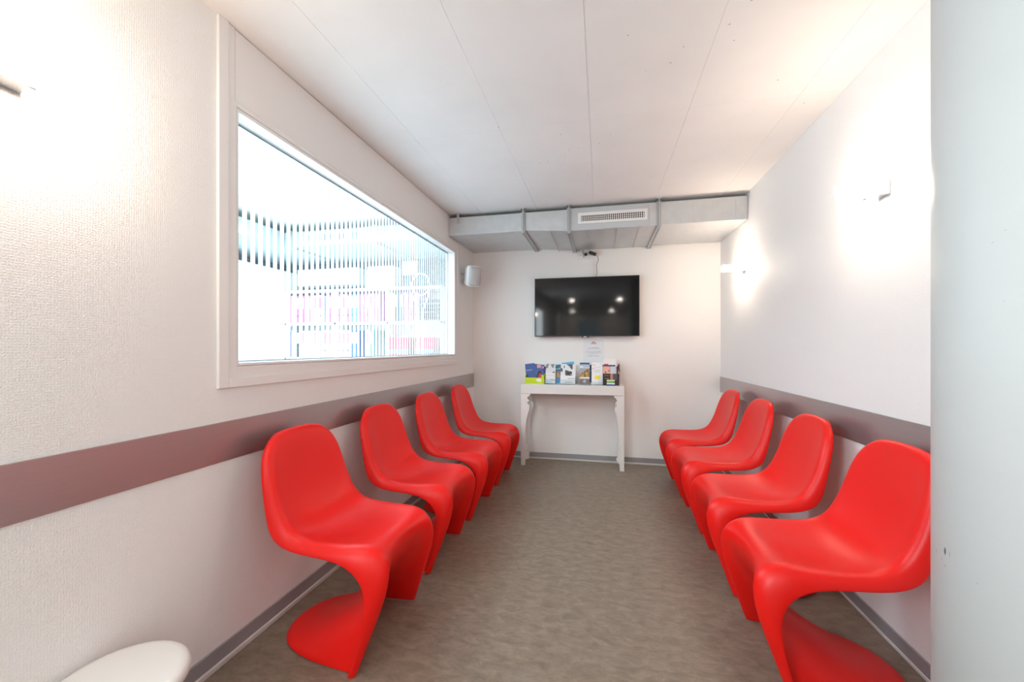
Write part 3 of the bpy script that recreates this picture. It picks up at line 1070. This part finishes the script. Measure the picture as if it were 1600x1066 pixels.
leaflet('leaflet', 0.112, 0.226, 0.006, p_yellow, (-0.045, 4.256, Z0 + 0.004), (tilt, 0, 0), 'tall white leaflet with a bright yellow square', 'leaflet', 26, 40)
acrylic(-0.045, 4.26, 0.104, 0.15, 'clear acrylic holder under the white leaflet with the yellow square', 0.03)
h2 = empty('leaflet_holder', (0.092, 4.27, Z0), 'dark brown card leaflet box at the right end of the console table', 'holder')
leaflet('front_panel', 0.162, 0.118, 0.003, p_dark, (0.0, -0.058, 0.002), (0, 0, 0), '', nx=26, nz=20, parent=h2)
bm = bmesh.new()
box(bm, -0.081, 0.081, -0.055, 0.045, 0.0, 0.003)
box(bm, -0.081, 0.081, 0.042, 0.045, 0.003, 0.19)
box(bm, -0.081, -0.078, -0.055, 0.045, 0.003, 0.11)
obj('card_box', bm, M_DKCARD, h2)
side = leaflet('side_panel', 0.100, 0.120, 0.003, p_pattern, (0.084, -0.005, 0.002), (0, 0, R(90)), '', nx=16, nz=20, parent=h2)
side2 = leaflet('side_flap', 0.022, 0.215, 0.002, p_pattern, (0.080, 0.030, 0.004), (0, 0, R(10)), '', nx=6, nz=30, parent=h2)
leaflet('brochure', 0.128, 0.20, 0.005, p_face, (0.072, 4.262, Z0 + 0.006), (R(-6), 0, 0), 'brochure with a smiling face close-up standing in the dark brown card box', 'brochure', 28, 40)
leaflet('leaflet', 0.128, 0.262, 0.003, p_red, (0.085, 4.292, Z0 + 0.006), (R(-4), 0, 0), 'white card with a small red logo at the back of the dark brown box', 'leaflet', 28, 10)
leaflet('business_card', 0.078, 0.046, 0.010, p_card, (0.090, 4.200, Z0 + 0.012), (R(-6), 0, 0), 'stack of green and white business cards in front of the dark brown box', 'card', 24, 14)
ch2 = boxobj('card_stand', (0.048, 0.132, 4.1935, 4.2085, Z0, Z0 + 0.013), mat('blue_acrylic', (0.02, 0.05, 0.25), 0.3), None, 0.001)
tag(ch2, 'small dark blue stand under the green and white business cards', 'holder')
gl = boxobj('glass_sheet', (-0.47, -0.06, 4.18, 4.33, Z0 - 0.0005, Z0 + 0.0), M_ACRYL)
bpy.data.objects.remove(gl)

# ------------------------------------------------------------------ office behind the window
structure(boxobj('floor_office', (OXL, XL - 0.11, 0.0, YB, 0, 0.004), M_CAB))  # unseen pale floor layer added to bounce light onto the duct underside
structure(boxobj('wall_office_back', (OXL, XL - 0.11, YB, YB + 0.1, 0, ZC), M_OFFWALL))
structure(boxobj('wall_office_left', (OXL - 0.1, OXL, -0.1, YB + 0.1, 0, ZC), M_OFFWALL))
bm = bmesh.new()
box(bm, OXL, -3.85, -0.1, 0.0, 0, ZC)
box(bm, -1.65, XO, -0.1, 0.0, 0, ZC)
box(bm, -3.85, -1.65, -0.1, 0.0, 0, 0.55)
box(bm, -3.85, -1.65, -0.1, 0.0, 2.35, ZC)
structure(obj('wall_office_front', bm, M_CAB))
od = empty('office_duct', (0, 0, 0), 'pale ventilation duct with a grille seen through the striped window', 'duct')
bm = bmesh.new()
box(bm, -3.22, XO - 0.002, 3.62, YB - 0.002, 2.268, 2.420)
obj('duct_section', bm, M_ODUCT, od, 0.002)
bm = bmesh.new()
box(bm, OXL + 0.002, -3.222, 0.3, YB - 0.002, 2.268, 2.420)
obj('duct_section', bm, M_ODUCT, od, 0.002)
for xj in (-3.14, -2.19):
    bm = bmesh.new()
    box(bm, xj - 0.02, xj + 0.02, 3.600, YB - 0.003, 2.250, 2.43)
    obj('flange', bm, M_GALV2, od, 0.001)
bm = bmesh.new()
box(bm, -2.98, -2.33, 3.612, 3.620, 2.282, 2.305)
box(bm, -2.98, -2.33, 3.612, 3.620, 2.378, 2.398)
box(bm, -2.98, -2.95, 3.612, 3.620, 2.305, 2.378)
box(bm, -2.36, -2.33, 3.612, 3.620, 2.305, 2.378)
og = obj('grille', bm, M_CAB, od)
boxobj('grille_back', (-2.95, -2.36, 3.6185, 3.6195, 2.305, 2.378), M_OFFWALL, og)
for i in range(28):
    x = -2.95 + 0.59 * (i + 0.5) / 28
    boxobj('slat', (x - 0.004, x + 0.004, 3.613, 3.618, 2.305, 2.378), M_CAB, og)
# tall white cabinets along the left side, wall boards over the shelves
for k in range(4):
    y0 = 0.53 + k * 0.975
    t = empty('tall_cabinet', (OXL, y0, 0), ('white tall office cabinet behind the striped glass, %s' % ('nearest the camera', 'second from the camera', 'third from the camera', 'farthest, in the corner')[k]), 'cabinet', 'tall office cabinets')
    boxobj('carcass', (0.002, 0.22, 0.002, 0.972, 0.0, 2.15), M_CAB, t, 0.002)
    boxobj('door', (0.221, 0.238, 0.004, 0.484, 0.01, 2.14), M_CAB, t, 0.002)
    boxobj('door', (0.221, 0.238, 0.490, 0.970, 0.01, 2.14), M_CAB, t, 0.002)
for (x0, x1, z0, z1, lb) in ((-3.60, -2.78, 2.01, 2.165, 'white wall cupboard over the office shelf, left of the dark gap'), (-2.66, -2.33, 1.96, 2.165, 'narrow white wall cupboard over the office shelf, between the two dark gaps')):
    cbd = boxobj('wall_cupboard', (x0, x1, YB - 0.20, YB - 0.001, z0 - 0.04, z1), M_CAB, None, 0.003)
    tag(cbd, lb, 'cupboard')
th = boxobj('signal_box', (-2.30, -2.10, YB - 0.06, YB - 0.001, 2.08, 2.245), mat('cream_plastic', (0.75, 0.72, 0.55), 0.5), None, 0.004)
tag(th, 'cream wall box high beside the office cupboards behind the striped glass', 'box')
# open shelf unit with binders
SX0, SX1, SY = -3.70, -1.70, 4.16
shelf = empty('shelf_unit', (0, 0, 0), 'white open shelf unit full of binders behind the striped window', 'shelf')
for z in (0.35, 0.72, 1.085, 1.49, 1.875):
    boxobj('shelf_board', (SX0, SX1, SY, YB - 0.002, z, z + 0.028), M_CAB, shelf, 0.002)
boxobj('back_panel', (SX0, SX1, YB - 0.012, YB - 0.002, 0.0, 1.87), M_CAB, shelf)
for x in (SX0, -3.03, -2.36, SX1 - 0.02):
    boxobj('upright', (x, x + 0.02, SY, YB - 0.012, 0.0, 1.875), M_CAB, shelf)
MB = {'mag': mat('magenta_binder', (0.50, 0.13, 0.40), 0.4), 'wht': mat('white_binder', (0.75, 0.76, 0.78), 0.4), 'grn': mat('teal_binder', (0.10, 0.22, 0.22), 0.4),
      'blu': mat('blue_binder', (0.02, 0.09, 0.28), 0.4), 'pnk': mat('pink_label', (0.55, 0.16, 0.36), 0.5), 'red': mat('red_folder', (0.50, 0.01, 0.07), 0.4),
      'blk': mat('dark_folder', (0.05, 0.05, 0.06), 0.5), 'tan': mat('tan_folder', (0.42, 0.28, 0.12), 0.5)}
NAMES = {'mag': 'magenta', 'wht': 'white', 'grn': 'teal', 'blu': 'blue', 'red': 'red', 'blk': 'dark grey', 'tan': 'tan', 'pnk': 'pink'}
protos = {}
ORD = ('first', 'second', 'third', 'fourth', 'fifth', 'sixth', 'seventh', 'eighth', 'ninth', 'tenth', 'eleventh', 'twelfth', '13th', '14th', '15th', '16th', '17th', '18th', '19th', '20th', '21st', '22nd', '23rd', '24th', '25th', '26th')
def binder(x, z, kind, wd, ht, row, nth=0):
    key = (kind, wd, ht)
    if key not in protos:
        b0 = bpy.data.objects.new('binder', None)
        bm = bmesh.new()
        box(bm, 0, wd - 0.003, 0, 0.25, 0, ht)
        p1 = obj('cover', bm, MB[kind], None, 0.002)
        bm = bmesh.new()
        box(bm, 0.010, wd - 0.013, -0.001, 0.0, ht * 0.52, ht * 0.92)
        p2 = obj('spine_label', bm, MB['wht' if kind != 'wht' else 'pnk'])
        bm = bmesh.new()
        tube(bm, [(wd / 2, -0.002, ht * 0.25), (wd / 2, 0.0, ht * 0.25)], 0.010, 12)
        p3 = obj('finger_ring', bm, MB['blk'])
        protos[key] = (b0, [p1, p2, p3])
        COL.objects.link(b0)
        o = b0
        parts = [p1, p2, p3]
    else:
        b0, ps = protos[key]
        o = b0.copy()
        COL.objects.link(o)
        parts = [q.copy() for q in ps]
        for q in parts:
            COL.objects.link(q)
    for q in parts:
        q.parent = o
    o.location = (x, SY + 0.012, z)
    tag(o, '%s binder, %s upright from the left on the %s office shelf' % (NAMES[kind], ORD[nth], row), 'binder', '%s binders on the %s office shelf' % (NAMES[kind], row))
    return o
pat_top = ['mag', 'wht', 'mag', 'mag', 'wht', 'mag', 'wht', 'wht', None, 'mag', 'mag', 'wht', 'mag', 'grn', 'grn', 'mag', 'mag', 'wht', 'mag', None, 'tan', 'blk', 'blu', 'mag', 'mag', 'mag']
pat_bot = ['blu', 'wht', 'blk', 'wht', 'wht', 'wht', 'wht', None, 'wht', 'wht', 'wht', 'wht', 'wht', 'blu', 'blu', None, 'wht', 'grn']
bm_x = SX0 + 0.022
for z, pat, ht, row in ((1.519, pat_top, 0.32, 'upper'), (1.114, pat_bot, 0.31, 'lower')):
    x = SX0 + 0.022
    nth = 0
    for kd in pat:
        for up in (-3.03, -2.36):
            if x < up + 0.021 and x + 0.062 > up:
                x = up + 0.021
        if x + 0.062 > SX1 - 0.02:
            break
        if kd:
            binder(x, z, kd, 0.060, ht, row, nth)
            nth += 1
        x += 0.061
# red and green patterned folders lying in the lower row, paper trays on the right
for (x, n, lb) in ((-2.335, 5, 'left'), (-2.02, 5, 'right')):
    for k in range(n):
        kd = ('red', 'grn', 'red', 'red', 'red')[k % 5]
        fo = boxobj('storage_box', (x, x + 0.22, SY + 0.01, SY + 0.24, 1.1145 + k * 0.045, 1.1145 + k * 0.045 + 0.043), MB[kd], None, 0.002)
        tag(fo, '%s flat box in the %s stack on the lower office shelf, %s' % ('teal' if kd == 'grn' else 'red', lb, ('bottom', 'second', 'middle', 'fourth', 'top')[k]), 'box', 'flat boxes on the lower office shelf, %s stack' % lb)
for k in range(6):
    tr = boxobj('paper_tray', (-2.00, -1.74, SY + 0.005, SY + 0.24, 1.5195 + k * 0.045, 1.5195 + k * 0.045 + 0.012), MB['blk'] if k % 2 else MB['grn'], None, 0.002)
    tag(tr, '%s paper tray, %s of the stack on the upper office shelf' % ('dark' if k % 2 else 'teal', ('lowest', 'second', 'third', 'fourth', 'fifth', 'topmost')[k]), 'tray', 'paper trays on the office shelf')
# pale tubular coat stand near the window end
st = empty('coat_stand', (-1.78, 3.80, 0), 'pale tubular stand with a looped top behind the striped glass', 'stand')
bm = bmesh.new()
tube(bm, [(0.16 * math.cos(a_ * PI / 12) * 0.6, 0.0, 1.86 + 0.11 * math.sin(a_ * PI / 12)) for a_ in range(0, 25)], 0.009, 8)
obj('loop', bm, M_CHROME, st, 0, True)
for s_ in (-1, 1):
    bm = bmesh.new()
    tube(bm, [(s_ * 0.095, 0, 1.86), (s_ * 0.085, 0, 1.75), (s_ * 0.03, 0, 1.62), (s_ * 0.022, 0, 1.3), (s_ * 0.022, 0, 0.05), (s_ * 0.16, 0, 0.012)], 0.009, 8)
    obj('post', bm, M_CHROME, st, 0, True)
bm = bmesh.new()
lathe(bm, [(0.17, 0.0), (0.17, 0.012), (0.02, 0.02)], 24)
obj('base', bm, M_CAB, st)
for nm, x, y in (('office', -2.5, 1.4), ('office', -2.5, 2.7)):
    o = boxobj('ceiling_light', (x - 0.31, x + 0.31, y - 0.31, y + 0.31, 2.44, ZC + 0.002), M_CAB, None, 0.003)
    tag(o, 'square white ceiling light in the office, %s the window wall' % ('nearer' if y < 2 else 'farther along'), 'light', 'office ceiling lights')
for dx, dy in ((-0.95, -5.0), (0.32, -5.0), (-0.75, -1.9), (0.45, -1.9)):
    bm = bmesh.new()
    lathe(bm, [(0.085, ZC - 0.016), (0.09, ZC - 0.012), (0.09, ZC - 0.004)], 24, (dx, dy))
    o = obj('downlight', bm, M_PLAST)
    tag(o, 'round ceiling downlight behind the camera, %s' % ('far end by the door, left' if dy < -3 and dx < 0 else 'far end by the door, right' if dy < -3 else 'nearer one by the left wall' if dx < 0 else 'nearer one by the right wall'), 'light', 'ceiling downlights')
